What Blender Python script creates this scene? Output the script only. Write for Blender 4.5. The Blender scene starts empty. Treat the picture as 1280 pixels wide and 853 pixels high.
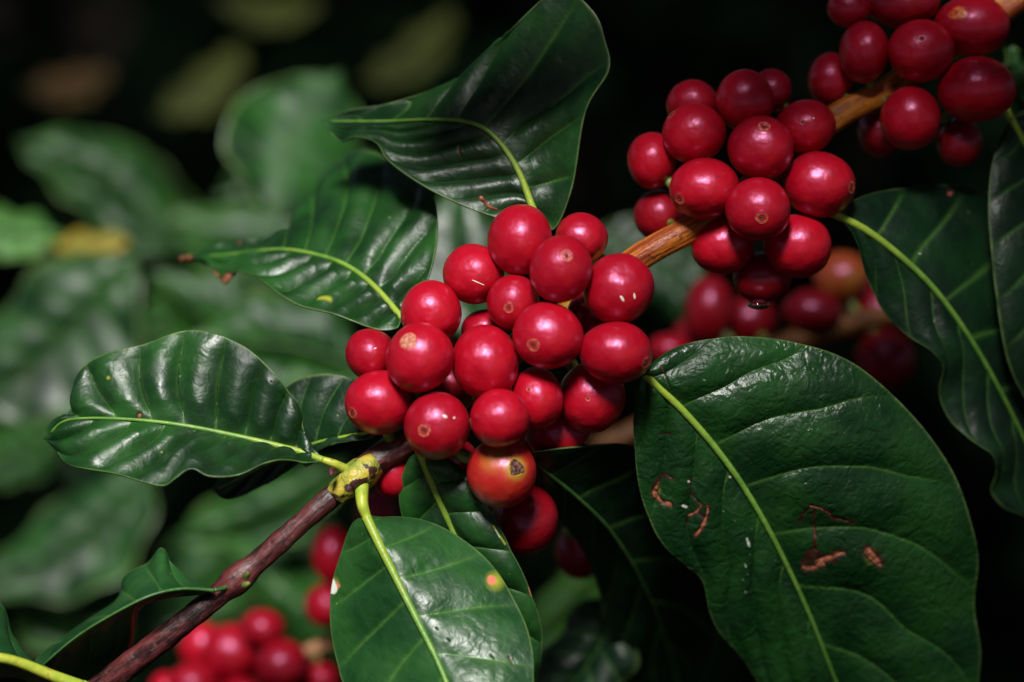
import bpy, math, random
import numpy as np
from mathutils import Vector, Matrix
random.seed(7); rng = np.random.default_rng(11)
SC = bpy.context.scene; COL = SC.collection
PI = math.pi

# ------------------------------------------------------------------ camera
FOC = 98.2; D0 = 0.60; PITCH = math.radians(20)
SUBJ = np.array([0.0, 0.0, 1.20])
FWD = np.array([0, math.cos(PITCH), -math.sin(PITCH)])
UPV = np.array([0, math.sin(PITCH), math.cos(PITCH)])
RGT = np.array([1.0, 0, 0])
CAM = SUBJ - FWD * D0
R3 = np.stack([RGT, UPV, -FWD], 1)            # camera axes -> world
cd = bpy.data.cameras.new('camera'); cam = bpy.data.objects.new('camera', cd); COL.objects.link(cam)
cam.location = CAM; cam.rotation_euler = (PI / 2 - PITCH, 0, 0)
cd.lens = FOC; cd.sensor_width = 36; cd.clip_start = 0.02; cd.clip_end = 500
cd.dof.use_dof = True; cd.dof.focus_distance = D0 + 0.001; cd.dof.aperture_fstop = 5.2
SC.camera = cam

def P(px, py, dz=0.0):
    """point seen at photograph pixel (px,py), dz millimetres beyond the branch plane (arrays allowed)"""
    px = np.asarray(px, float); py = np.asarray(py, float); d = D0 + np.asarray(dz, float) / 1000
    k = d * 36 / FOC / 1280
    return CAM + np.multiply.outer((px - 640) * k, RGT) + np.multiply.outer(-(py - 426.5) * k, UPV) + np.multiply.outer(d, FWD)
def pxs(dz=0.0): return (D0 + dz / 1000) * 36 / FOC / 1280

# ------------------------------------------------------------------ materials
class NT:
    def __init__(s, name):
        s.m = bpy.data.materials.new(name); s.m.use_nodes = True
        s.t = s.m.node_tree; s.b = s.t.nodes['Principled BSDF']; s.c = None
    def n(s, typ, **kw):
        nd = s.t.nodes.new(typ)
        for k, v in kw.items(): setattr(nd, k, v)
        return nd
    def link(s, a, b): s.t.links.new(a, b)
    def coord(s, kind='Object'):
        return s.n('ShaderNodeTexCoord').outputs[kind]
    def noise(s, scale, detail=3, vec=None, rough=0.55, dist=0.0):
        nd = s.n('ShaderNodeTexNoise'); nd.inputs['Scale'].default_value = scale; nd.inputs['Detail'].default_value = detail
        nd.inputs['Roughness'].default_value = rough; nd.inputs['Distortion'].default_value = dist
        s.link(vec if vec is not None else s.coord(), nd.inputs['Vector']); return nd.outputs['Fac']
    def vor(s, scale, feature='F1', vec=None):
        nd = s.n('ShaderNodeTexVoronoi', feature=feature); nd.inputs['Scale'].default_value = scale
        s.link(vec if vec is not None else s.coord(), nd.inputs['Vector']); return nd.outputs['Distance']
    def ramp(s, fac, a, b, lo=0.0, hi=1.0):
        nd = s.n('ShaderNodeMapRange'); nd.interpolation_type = 'SMOOTHSTEP'
        s.link(fac, nd.inputs['Value'])
        for i, v in zip(('From Min', 'From Max', 'To Min', 'To Max'), (a, b, lo, hi)): nd.inputs[i].default_value = v
        return nd.outputs['Result']
    def mul(s, a, b):
        nd = s.n('ShaderNodeMath', operation='MULTIPLY'); s.link(a, nd.inputs[0])
        if isinstance(b, (int, float)): nd.inputs[1].default_value = b
        else: s.link(b, nd.inputs[1])
        return nd.outputs[0]
    def add(s, a, b):
        nd = s.n('ShaderNodeMath', operation='ADD'); s.link(a, nd.inputs[0])
        if isinstance(b, (int, float)): nd.inputs[1].default_value = b
        else: s.link(b, nd.inputs[1])
        return nd.outputs[0]
    def mix(s, fac, a, b):
        nd = s.n('ShaderNodeMix', data_type='RGBA')
        if isinstance(fac, (int, float)): nd.inputs['Factor'].default_value = fac
        else: s.link(fac, nd.inputs['Factor'])
        for v, i in ((a, 6), (b, 7)):
            if isinstance(v, tuple): nd.inputs[i].default_value = v + (1,)
            else: s.link(v, nd.inputs[i])
        return nd.outputs[2]
    def attr(s, name):
        return s.n('ShaderNodeAttribute', attribute_name=name).outputs['Fac']
    def base(s, c):
        if isinstance(c, tuple): s.b.inputs['Base Color'].default_value = c + (1,)
        else: s.link(c, s.b.inputs['Base Color'])
    def rough(s, r):
        if isinstance(r, (int, float)): s.b.inputs['Roughness'].default_value = r
        else: s.link(r, s.b.inputs['Roughness'])
    def bump(s, h, dist, strength=1.0):
        nd = s.n('ShaderNodeBump'); nd.inputs['Distance'].default_value = dist; nd.inputs['Strength'].default_value = strength
        s.link(h, nd.inputs['Height'])
        if s.c is not None: s.link(s.c, nd.inputs['Normal'])
        s.c = nd.outputs['Normal']; s.link(s.c, s.b.inputs['Normal'])

def leaf_mat(name, dark=(0.0045, 0.030, 0.010), light=(0.014, 0.072, 0.020), rough=0.34, spec=0.5, wr=1.0):
    m = NT(name)
    big = m.noise(55, 3)
    c = m.mix(m.ramp(big, 0.35, 0.7), dark, light)
    fine = m.noise(900, 2)
    c = m.mix(m.ramp(fine, 0.55, 0.8, 0, 0.35), c, light)
    c = m.mix(m.mul(m.attr('vein'), 0.40), c, (0.085, 0.22, 0.035))
    c = m.mix(m.mul(m.attr('rim'), 0.6), c, (0.13, 0.21, 0.06))
    speck = m.mul(m.ramp(m.vor(260), 0.10, 0.05), m.ramp(m.noise(70, 2), 0.60, 0.66))
    c = m.mix(m.mul(speck, 0.7), c, (0.25, 0.33, 0.10))
    c = m.mix(m.attr('pale'), c, (0.34, 0.36, 0.03))
    sa = m.attr('scar'); sc = m.mix(m.mul(m.ramp(sa, 0.45, 1.0), m.ramp(m.noise(1100, 3), 0.3, 0.6, 0.25, 1.0)), (0.03, 0.007, 0.004), (0.30, 0.10, 0.045))
    c = m.mix(m.ramp(sa, 0.0, 0.4), c, sc)
    c = m.mix(m.attr('pink'), c, (0.62, 0.18, 0.11))
    c = m.mix(m.attr('white'), c, (0.75, 0.8, 0.72))
    m.base(c)
    r = m.add(m.ramp(m.noise(160, 4), 0.3, 0.75, rough - 0.07, rough + 0.12), m.mul(m.attr('scar'), 0.35))
    m.rough(r); m.b.inputs['Specular IOR Level'].default_value = spec
    wn = m.noise(300, 2, dist=1.2)
    cells = m.vor(430, 'DISTANCE_TO_EDGE')
    m.bump(m.ramp(cells, 0.0, 0.25), 0.00007 * wr)
    m.bump(wn, 0.0007 * wr * (1 if wr > 0.5 else 0.7))
    m.bump(m.noise(1500, 2), 0.00009 * wr)
    return m.m

M = {}
M['leaf'] = leaf_mat('glossy_coffee_leaf', dark=(0.003, 0.022, 0.005), light=(0.013, 0.072, 0.010), rough=0.42, spec=0.5, wr=0.3)
M['leaf_crinkle'] = leaf_mat('crinkled_coffee_leaf', dark=(0.003, 0.023, 0.005), light=(0.010, 0.054, 0.009), rough=0.36, spec=0.45, wr=0.7)
M['leaf_smooth'] = leaf_mat('smooth_coffee_leaf', dark=(0.007, 0.044, 0.010), light=(0.020, 0.09, 0.017), rough=0.40, wr=0.3)
M['leaf_shade'] = leaf_mat('shade_toned_coffee_leaf', dark=(0.002, 0.012, 0.005), light=(0.006, 0.032, 0.008), rough=0.44, spec=0.36, wr=0.35)  # darker copy of the leaf colour, with shade put into it
M['leaf_far'] = leaf_mat('soft_coffee_leaf', dark=(0.005, 0.034, 0.007), light=(0.021, 0.088, 0.011), rough=0.42, spec=0.28, wr=0.4)
M['leaf_lime'] = leaf_mat('young_lime_leaf', dark=(0.05, 0.17, 0.03), light=(0.10, 0.26, 0.04), rough=0.45)
M['leaf_yellow'] = leaf_mat('yellowing_leaf', dark=(0.12, 0.15, 0.012), light=(0.42, 0.26, 0.015), rough=0.5)
M['leaf_olive'] = leaf_mat('olive_leaf', dark=(0.05, 0.06, 0.008), light=(0.11, 0.12, 0.014), rough=0.5)
M['leaf_brown'] = leaf_mat('withered_brown_leaf', dark=(0.05, 0.018, 0.005), light=(0.12, 0.05, 0.01), rough=0.6)

def midrib_mat(name, a, b):
    m = NT(name); c = m.mix(m.ramp(m.noise(260, 3), 0.35, 0.65), a, b)
    c = m.mix(m.ramp(m.noise(700, 2), 0.62, 0.75, 0, 0.6), c, (0.22, 0.10, 0.03))
    if name == 'pale_green_midrib':      # turns yellower towards the stalk
        sx = m.n('ShaderNodeSeparateXYZ'); m.link(m.coord('UV'), sx.inputs[0]); c = m.mix(m.ramp(sx.outputs[1], 0.0, 0.28, 0.85, 0.0), c, (0.30, 0.40, 0.035))
        c = m.mix(m.ramp(sx.outputs[1], 0.25, 0.95, 0.0, 0.75), c, (0.035, 0.11, 0.018))
    m.base(c); m.rough(0.42); m.bump(m.noise(900, 2), 0.00012); return m.m
M['midrib'] = midrib_mat('pale_green_midrib', (0.10, 0.24, 0.03), (0.17, 0.33, 0.045))
M['midrib_dark'] = midrib_mat('dull_green_midrib', (0.03, 0.10, 0.02), (0.055, 0.15, 0.03))
M['petiole'] = midrib_mat('yellow_green_petiole', (0.26, 0.38, 0.03), (0.46, 0.47, 0.05))

def berry_mat(name, c1=(0.38, 0.002, 0.012), c2=(0.48, 0.005, 0.015), c3=(0.15, 0.001, 0.006), patch=None):
    m = NT(name)
    oi = m.n('ShaderNodeObjectInfo').outputs['Random']
    c = m.mix(m.ramp(m.noise(90, 3), 0.35, 0.7), c1, c2)
    c = m.mix(m.mul(oi, 0.45), c, c3)
    c = m.mix(m.ramp(m.noise(210, 5, rough=0.65), 0.48, 0.78, 0, 0.6), c, c3)
    c = m.mix(m.ramp(m.noise(70, 2), 0.60, 0.78, 0, 0.5), c, (min(1, c2[0] * 1.05), c2[1] * 3.5, c2[2] * 0.8))
    if patch:
        c = m.mix(m.attr('ripe'), c, patch)
    fre = m.ramp(m.vor(420), 0.11, 0.06)
    c = m.mix(m.mul(fre, m.ramp(m.noise(120, 2), 0.58, 0.66)), c, (0.10, 0.012, 0.008))
    dots = m.ramp(m.vor(300), 0.06, 0.04)
    c = m.mix(m.mul(dots, m.ramp(m.noise(150, 2), 0.60, 0.66, 0, 0.7)), c, (0.62, 0.25, 0.18))
    m.base(c)
    m.rough(m.ramp(m.noise(230, 4), 0.3, 0.75, 0.30, 0.43)); m.b.inputs['IOR'].default_value = 1.5
    m.b.inputs['Specular IOR Level'].default_value = 1.0; m.b.inputs['Specular Tint'].default_value = (1.0, 0.44, 0.78, 1); m.b.inputs['Coat Weight'].default_value = 0.0; m.b.inputs['Coat Roughness'].default_value = 0.26; m.b.inputs['Coat Tint'].default_value = (1.0, 0.9, 0.96, 1)
    m.b.inputs['Subsurface Weight'].default_value = 0.0
    m.b.inputs['Subsurface Radius'].default_value = (0.002, 0.0004, 0.0003)
    m.b.inputs['Subsurface Scale'].default_value = 1.0
    m.bump(m.noise(115, 3), 0.0008)
    m.bump(m.noise(1100, 2), 0.00003)
    return m.m
M['berry'] = berry_mat('ripe_cherry_skin')
M['berry_dark'] = berry_mat('shade_darkened_cherry_skin', (0.25, 0.002, 0.007), (0.32, 0.005, 0.010), (0.12, 0.001, 0.004))  # dimmer copy of the ripe skin for cherries in shade, shade in its colour
M['berry_turn'] = berry_mat('half_ripe_cherry_skin', (0.38, 0.010, 0.010), (0.42, 0.022, 0.012), (0.28, 0.006, 0.007), patch=(0.42, 0.36, 0.035))
M['berry_orange'] = berry_mat('orange_cherry_skin', (0.30, 0.045, 0.010), (0.34, 0.10, 0.014), (0.22, 0.02, 0.008))
def simple_mat(name, a, b, scale=500, rough=0.6, bmp=0.0002):
    m = NT(name); m.base(m.mix(m.ramp(m.noise(scale, 4), 0.35, 0.68), a, b)); m.rough(rough)
    if bmp: m.bump(m.noise(scale * 1.3, 3), bmp)
    return m.m
M['navel'] = simple_mat('cherry_navel_skin', (0.30, 0.012, 0.014), (0.42, 0.09, 0.05), 1200, 0.5)
M['navel_ring'] = simple_mat('cherry_navel_ring', (0.20, 0.025, 0.014), (0.46, 0.15, 0.07), 1500, 0.55)
M['navel_pit'] = simple_mat('cherry_navel_pit', (0.03, 0.006, 0.005), (0.12, 0.03, 0.02), 1500, 0.7)
M['navel_tan'] = simple_mat('tan_cherry_navel', (0.36, 0.06, 0.04), (0.55, 0.27, 0.16), 1500, 0.6)
M['navel_orange'] = simple_mat('orange_cherry_patch', (0.40, 0.03, 0.012), (0.50, 0.16, 0.03), 700, 0.4)
M['navel_scab'] = simple_mat('scabby_brown_navel', (0.03, 0.01, 0.008), (0.22, 0.09, 0.06), 1300, 0.7, 0.0006)
M['stalk'] = simple_mat('green_cherry_stalk', (0.08, 0.10, 0.02), (0.22, 0.26, 0.05), 500, 0.5)
M['fleck'] = simple_mat('pale_fleck', (0.75, 0.66, 0.52), (0.85, 0.82, 0.72), 900, 0.35)  # small pale raised marks on the skin
M['dry'] = simple_mat('dry_brown_flower', (0.20, 0.04, 0.02), (0.42, 0.15, 0.08), 900, 0.6)
M['twig_tan'] = simple_mat('tan_twig_bark', (0.30, 0.13, 0.06), (0.5, 0.26, 0.13), 200, 0.6)
M['twig_green'] = simple_mat('green_brown_twig_bark', (0.06, 0.06, 0.015), (0.12, 0.16, 0.03), 120, 0.6)
M['twig_orange'] = simple_mat('orange_twig_bark', (0.12, 0.04, 0.010), (0.26, 0.10, 0.02), 200, 0.6)

def bark_mat():
    m = NT('purple_brown_bark'); uv = m.coord('UV')
    mp = m.n('ShaderNodeMapping'); mp.inputs['Scale'].default_value = (10, 11, 1); m.link(uv, mp.inputs['Vector'])
    streak = m.noise(1.0, 5, mp.outputs[0], 0.65)
    c = m.mix(m.ramp(streak, 0.35, 0.62), (0.014, 0.005, 0.006), (0.115, 0.021, 0.021))
    c = m.mix(m.ramp(m.noise(420, 4), 0.55, 0.75, 0, 0.7), c, (0.18, 0.09, 0.08))
    dk = m.mul(m.ramp(m.noise(75, 4, dist=0.8), 0.56, 0.62), m.ramp(streak, 0.25, 0.6))
    c = m.mix(dk, c, (0.009, 0.004, 0.004))
    lent = m.ramp(m.vor(230), 0.13, 0.07)
    c = m.mix(m.mul(lent, m.ramp(m.noise(60, 1), 0.5, 0.6)), c, (0.32, 0.17, 0.10))
    m.base(c); m.rough(m.ramp(streak, 0.3, 0.7, 0.30, 0.5))
    m.bump(streak, 0.00045); m.bump(m.noise(700, 3), 0.00012); return m.m
M['bark'] = bark_mat()
def young_mat():
    m = NT('orange_striped_young_stem'); uv = m.coord('UV')
    mp = m.n('ShaderNodeMapping'); mp.inputs['Scale'].default_value = (9, 5, 1); m.link(uv, mp.inputs['Vector'])
    st = m.noise(1.0, 4, mp.outputs[0], 0.6)
    c = m.mix(m.ramp(st, 0.38, 0.60), (0.22, 0.036, 0.007), (0.58, 0.185, 0.015))
    mp2 = m.n('ShaderNodeMapping'); mp2.inputs['Scale'].default_value = (11, 1.6, 1); mp2.inputs['Location'].default_value = (3.3, 1, 0); m.link(uv, mp2.inputs['Vector'])
    c = m.mix(m.ramp(m.noise(1.0, 2, mp2.outputs[0]), 0.60, 0.66, 0, 0.85), c, (0.17, 0.26, 0.03))
    c = m.mix(m.ramp(m.noise(500, 3), 0.6, 0.72, 0, 0.8), c, (0.05, 0.014, 0.008))
    m.base(c); m.rough(0.45); m.bump(st, 0.0009); m.bump(m.noise(900, 2), 0.0002); return m.m
M['young'] = young_mat()
def node_mat():
    m = NT('yellow_green_node')
    c = m.mix(m.ramp(m.noise(130, 3), 0.4, 0.6), (0.12, 0.22, 0.03), (0.44, 0.36, 0.04))
    c = m.mix(m.ramp(m.noise(170, 4, dist=0.6), 0.53, 0.57), c, (0.045, 0.014, 0.011))
    m.base(c); m.rough(0.45); m.bump(m.noise(400, 3), 0.0009); return m.m
M['node'] = node_mat()
def ground_mat():
    m = NT('dark_soil_with_litter')
    c = m.mix(m.ramp(m.noise(3, 6), 0.35, 0.7), (0.006, 0.004, 0.003), (0.022, 0.013, 0.007))
    c = m.mix(m.ramp(m.vor(9), 0.28, 0.2, 0, 0.6), c, (0.035, 0.018, 0.008))
    m.base(c); m.rough(0.9); m.bump(m.noise(30, 5), 0.03); return m.m
M['soil'] = ground_mat()
M['trunk'] = simple_mat('grey_brown_trunk_bark', (0.03, 0.02, 0.014), (0.09, 0.065, 0.05), 40, 0.85, 0.01)
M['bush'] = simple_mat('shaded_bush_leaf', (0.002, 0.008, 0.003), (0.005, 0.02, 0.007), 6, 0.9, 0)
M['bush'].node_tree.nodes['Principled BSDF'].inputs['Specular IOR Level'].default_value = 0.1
M['soil'].node_tree.nodes['Principled BSDF'].inputs['Specular IOR Level'].default_value = 0.1
M['canopy'] = simple_mat('added_shade_tree_leaf', (0.004, 0.018, 0.005), (0.010, 0.035, 0.010), 6, 0.5, 0)
w_ = NT('clear_water'); w_.base((1.0, 1.0, 1.0)); w_.rough(0.02); w_.b.inputs['Transmission Weight'].default_value = 1.0; w_.b.inputs['IOR'].default_value = 1.33
M['water'] = w_.m

# ------------------------------------------------------------------ object helpers
def mesh_obj(name, v, f, mat, parent=None, uv=None, attrs=None, smooth=True):
    me = bpy.data.meshes.new(name); me.from_pydata(np.asarray(v).tolist(), [], f); me.materials.append(mat)
    if smooth: me.polygons.foreach_set('use_smooth', [True] * len(me.polygons))
    if uv is not None:
        lay = me.uv_layers.new(name='UVMap'); li = np.empty(len(me.loops), np.int32); me.loops.foreach_get('vertex_index', li)
        lay.data.foreach_set('uv', np.asarray(uv, np.float32)[li].ravel())
    for k, a in (attrs or {}).items():
        at = me.attributes.new(k, 'FLOAT', 'POINT'); at.data.foreach_set('value', np.asarray(a, np.float32).ravel())
    me.update(); o = bpy.data.objects.new(name, me); COL.objects.link(o)
    if parent is not None: o.parent = parent
    return o
def thing(name, label, cat, loc, group=None):
    o = bpy.data.objects.new(name, None); COL.objects.link(o); o.location = loc; o.empty_display_size = 0.01
    o['label'] = label; o['category'] = cat
    if group: o['group'] = group
    return o
def grid_faces(a, b, wrap=False):
    f = []
    for i in range(a - 1):
        for j in range(b if wrap else b - 1):
            k = (j + 1) % b; f.append((i * b + j, i * b + k, (i + 1) * b + k, (i + 1) * b + j))
    return f
def spline(pts, n):
    """Catmull-Rom through pts, resampled to n points of even arc length (first two columns measure length)"""
    p = np.asarray(pts, float); q = np.vstack([2 * p[0] - p[1], p, 2 * p[-1] - p[-2]]); out = []
    for i in range(len(p) - 1):
        a, b, c, d = q[i:i + 4]; u = np.linspace(0, 1, 24, endpoint=False)[:, None]
        out.append(0.5 * (2 * b + (c - a) * u + (2 * a - 5 * b + 4 * c - d) * u ** 2 + (3 * b - a - 3 * c + d) * u ** 3))
    c = np.vstack(out + [p[-1:]]); k = 2 if c.shape[1] >= 2 else 1
    s = np.r_[0, np.cumsum(np.linalg.norm(np.diff(c[:, :k], axis=0), axis=1) + 1e-9)]; s /= s[-1]
    t = np.linspace(0, 1, n); return np.stack([np.interp(t, s, c[:, j]) for j in range(c.shape[1])], 1)
def tube_mesh(pts, rad, seg=16, ridge=0.0, flat=1.0, caps=True, bumps=None):
    """tube around world points; returns verts, faces, uv (u round, v metres along)"""
    p = np.asarray(pts, float); n = len(p); T = np.gradient(p, axis=0); T /= np.linalg.norm(T, axis=1)[:, None] + 1e-12
    nrm = np.cross(T[0], -FWD); nrm /= np.linalg.norm(nrm); V = []; U = []
    L = np.r_[0, np.cumsum(np.linalg.norm(np.diff(p, axis=0), axis=1))]
    ph = rng.uniform(0, 6.28, 3)
    for i in range(n):
        nrm = nrm - T[i] * nrm.dot(T[i]); nrm /= np.linalg.norm(nrm) + 1e-12; bn = np.cross(T[i], nrm)
        for j in range(seg):
            a = 2 * PI * j / seg
            r = rad[i] * (1 + ridge * (0.6 * math.sin(3 * a + ph[0] + L[i] * 40) + 0.4 * math.sin(5 * a + ph[1] - L[i] * 90) + 0.35 * math.sin(2 * a + ph[2] + L[i] * 210)))
            V.append(p[i] + r * (nrm * math.cos(a) + bn * math.sin(a) * flat)); U.append((j / seg, L[i] * 10))
    F = grid_faces(n, seg, True)
    if caps:
        F.append(tuple(range(seg))[::-1]); F.append(tuple((n - 1) * seg + j for j in range(seg)))
    return np.array(V), F, np.array(U)
def tube_obj(name, pts, rad, mat, parent=None, origin=(0, 0, 0), **kw):
    v, f, u = tube_mesh(pts, rad, **kw); return mesh_obj(name, v - np.asarray(origin), f, mat, parent, uv=u)

# ------------------------------------------------------------------ leaves
def seg_dist(X, Y, pl):
    """pixel distance from grid points to a polyline"""
    d = np.full(X.shape, 1e9)
    pl = np.asarray(pl, float)
    if len(pl) == 1: return np.hypot(X - pl[0, 0], Y - pl[0, 1])
    for (ax, ay), (bx, by) in zip(pl[:-1], pl[1:]):
        vx, vy = bx - ax, by - ay; u = np.clip(((X - ax) * vx + (Y - ay) * vy) / (vx * vx + vy * vy + 1e-9), 0, 1)
        d = np.minimum(d, np.hypot(X - ax - u * vx, Y - ay - u * vy))
    return d
def vnoise(X, Y, s, seed=0):
    r = np.random.default_rng(seed); g = r.uniform(-1, 1, (64, 64)); x = X / s + 1000; y = Y / s + 1000
    xi = np.floor(x).astype(int); yi = np.floor(y).astype(int); fx = x - xi; fy = y - yi
    fx = fx * fx * (3 - 2 * fx); fy = fy * fy * (3 - 2 * fy); G = lambda a, b: g[a % 64, b % 64]
    return (G(xi, yi) * (1 - fx) + G(xi + 1, yi) * fx) * (1 - fy) + (G(xi, yi + 1) * (1 - fx) + G(xi + 1, yi + 1) * fx) * fy

def leaf(label, mid, left, right, mat='leaf', nv=8, kl=0.15, kr=0.15, amp=0.6, bulge=(0.0, 0.0), res=(150, 40), rib=(5.0, 1.2),
         ribmat='midrib', petiole=None, marks=(), group='coffee leaves along the branch', wave=0.0, gutter=0.5, vein_w=0.05, seed=None, ribv=True):
    """outline points are (pixel x, pixel y, millimetres beyond the branch plane); amp, bulge, wave in millimetres"""
    nt, ns = res; seed = rng.integers(1, 9999) if seed is None else seed
    fix = lambda q: [(a[0], a[1], a[2] if len(a) > 2 else np.nan) for a in q]
    m3 = spline(mid, nt)
    def edge(q):
        q = [mid[0]] + list(q) + [mid[-1]]
        return spline(q, nt)
    eL, eR = edge(left), edge(right)
    S = np.linspace(-1, 1, 2 * ns + 1); A = np.abs(S)
    grid = np.zeros((nt, 2 * ns + 1, 3)); t = np.linspace(0, 1, nt)
    for j, s in enumerate(S):
        e = eL if s < 0 else eR; b = bulge[0] if s < 0 else bulge[1]; a = abs(s)
        # soften the curve across so the blade leaves the midrib smoothly
        g = m3 + (e - m3) * a
        g[:, 2] -= b * 4 * a * (1 - a) * np.sin(PI * np.clip(t * 0.9 + 0.08, 0, 1))
        g[:, 2] += gutter * np.exp(-(a / 0.06) ** 2) * 0.6
        grid[:, j] = g
    X, Y = grid[..., 0], grid[..., 1]
    Tt = t[:, None] * np.ones_like(S)[None]; AA = A[None] * np.ones_like(t)[:, None]; side = (S[None] > 0) * np.ones_like(t)[:, None]
    K = np.where(side > 0, kr, kl)
    off = np.where(side > 0, 0.0, 0.45)
    tv = (Tt - K * (AA ** 1.15) * (0.55 + 0.9 * Tt) + 0.03 * AA ** 3) * 1.0
    tv = tv + 0.012 * vnoise(X, Y, 60, seed)
    ph = nv * (tv * (1.22 - 0.22 * tv)) + off
    fr = ph - np.floor(ph); dv = np.minimum(fr, 1 - fr)                   # 0 on a vein
    env = np.clip(AA / (0.18 if amp < 1.2 else 0.26), 0, 1) ** 1.3 * np.clip((1.0 - AA) / 0.16, 0, 1) * np.clip(Tt / 0.05, 0, 1) * np.clip((1 - Tt) / 0.1, 0, 1)
    pleat = np.abs(np.sin(PI * ph)) ** 0.75 - 0.6
    h = amp * pleat * env * (1.0 - 0.3 * AA)
    h += wave * np.sin(2 * PI * (Tt * (3.1 + side) + 0.37 * side + seed * 0.1)) * AA ** 2.5 * np.clip(Tt / 0.1, 0, 1)
    h += 0.25 * vnoise(X, Y, 38, seed + 1) * env + 0.07 * vnoise(X, Y, 9, seed + 2) * env
    W = P(X, Y, grid[..., 2])
    du = np.gradient(W, axis=0); dw = np.gradient(W, axis=1); N = np.cross(du, dw); N /= np.linalg.norm(N, axis=2)[..., None] + 1e-12
    flip = np.sign(-(N @ FWD)); flip = 1.0 if flip.sum() >= 0 else -1.0; N = N * flip
    W = W + N * (h / 1000)[..., None]
    # tiny nicks along the margin
    base = P(*mid[0]); root = thing('coffee_leaf', label, 'leaf', base, group)
    att = dict(vein=np.exp(-(dv / vein_w) ** 2) * np.clip((1.02 - AA) / 0.35, 0, 1) * np.clip((1 - Tt) / 0.08, 0, 1),
               rim=np.clip((AA - (1 - 2.2 / ns)) / (1.4 / ns), 0, 1) * np.clip(0.75 + 0.5 * vnoise(X, Y, 14, seed + 3), 0, 1))
    for kind in ('scar', 'pale', 'pink', 'white'): att[kind] = np.zeros_like(X)
    jag = 1.8 * vnoise(X, Y, 6, seed + 4) + 1.4 * vnoise(X, Y, 9, seed + 5)
    for kind, wd, pl in marks:
        top = 0.46 if kind == 'burn' else 1.0; kind = 'scar' if kind == 'burn' else kind; top = 0.45 if kind == 'pale' and wd > 8 and mat == 'leaf_crinkle' else top
        soft = wd if kind == 'pale' else (max(1.0, wd * 0.7) if kind == 'scar' else 1.0)
        att[kind] = np.maximum(att[kind], np.clip((wd + (jag if kind != 'pale' else 0) * min(1, wd / 7) - seg_dist(X, Y, pl)) / soft, 0, 1) * top)
    W = W - N * (att['scar'] * (0.25 + 0.3 * vnoise(X, Y, 5, seed + 6)) / 1000)[..., None]
    f = grid_faces(nt, 2 * ns + 1)
    if flip < 0: f = [q[::-1] for q in f]
    uv = np.stack([AA * np.where(side > 0, 1, -1), Tt], -1).reshape(-1, 2)
    bl = mesh_obj('blade', (W - base).reshape(-1, 3), f, M[mat], root, uv=uv, attrs=att)
    so = bl.modifiers.new('thickness', 'SOLIDIFY'); so.thickness = 0.00035; so.offset = -1
    # midrib: tapered, slightly proud of the blade
    n2 = max(24, nt // 3); idx = np.linspace(0, int(nt * 0.97), n2).astype(int)
    mp = P(m3[idx, 0], m3[idx, 1], m3[idx, 2]) - FWD * 0.0005; d = m3[idx, 2]
    rr = np.array([(rib[0] + (rib[1] - rib[0]) * (i / (n2 - 1)) ** 0.7) * 0.5 * pxs(d[i]) for i in range(n2)])
    if ribv: tube_obj('midrib', mp - base, rr, M[ribmat], root, seg=10)
    if petiole:
        pts = spline([tuple(mid[0])] + list(petiole), 14)
        pt = P(pts[:, 0], pts[:, 1], pts[:, 2]); pr = np.linspace(rib[0] * 0.485, rib[0] * 0.72, 14) * pxs(mid[0][2])
        tube_obj('petiole', pt - base, pr, M['petiole' if ribmat == 'midrib' else ribmat], root, seg=12)
    return root

G1 = 'sharp coffee leaves on the fruiting branch'
# broad ribbed leaf at the left
leaf('glossy strongly ribbed leaf pointing left from the yellow node',
     [(404, 575, 0), (370, 563, 2), (300, 546, 3), (230, 532, 3), (170, 525, 4), (110, 523, 6), (78, 528, 8), (58, 549, 10)],
     [(390, 579, -1), (340, 580, -6), (300, 592, -9), (262, 597, -10), (240, 590, -9), (222, 600, -9), (205, 608, -9), (180, 602, -8), (150, 595, -6), (110, 589, -2), (82, 577, 3)],
     [(385, 553, 2), (374, 510, 2), (350, 475, 2), (320, 444, 3), (280, 421, 5), (236, 414, 8), (190, 427, 8), (140, 441, 9), (105, 460, 10), (90, 488, 10), (85, 513, 9), (66, 530, 10)],
     nv=9, kl=0.22, kr=0.05, amp=2.8, res=(300, 90), rib=(9, 3), petiole=[(418, 580, 0), (434, 588, 2)], bulge=(-1, 0.5),
     marks=[('scar', 5, [(175, 520)]), ('pale', 3, [(138, 474)]), ('white', 1.4, [(270, 504)]), ('scar', 2.5, [(368, 557)]), ('white', 0.8, [(226, 470)]), ('white', 0.8, [(186, 505)]), ('scar', 1.2, [(340, 478)])], wave=0.5, group=G1)
leaf('small dark leaf half hidden behind the strongly ribbed left leaf',
     [(478, 538, 6), (430, 546, 11), (388, 556, 15), (330, 582, 20), (268, 614, 26)],
     [(462, 549, 7), (425, 554, 10), (392, 566, 14), (360, 590, 18), (320, 612, 22), (285, 625, 25)],
     [(470, 505, 10), (440, 474, 14), (400, 468, 16), (366, 478, 18), (330, 512, 22), (290, 562, 25)],
     mat='leaf_shade', nv=7, amp=1.3, res=(180, 50), rib=(5, 2), ribmat='midrib', bulge=(0, 1), kr=-0.1, group=G1, petiole=[(500, 536, 12)])
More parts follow.
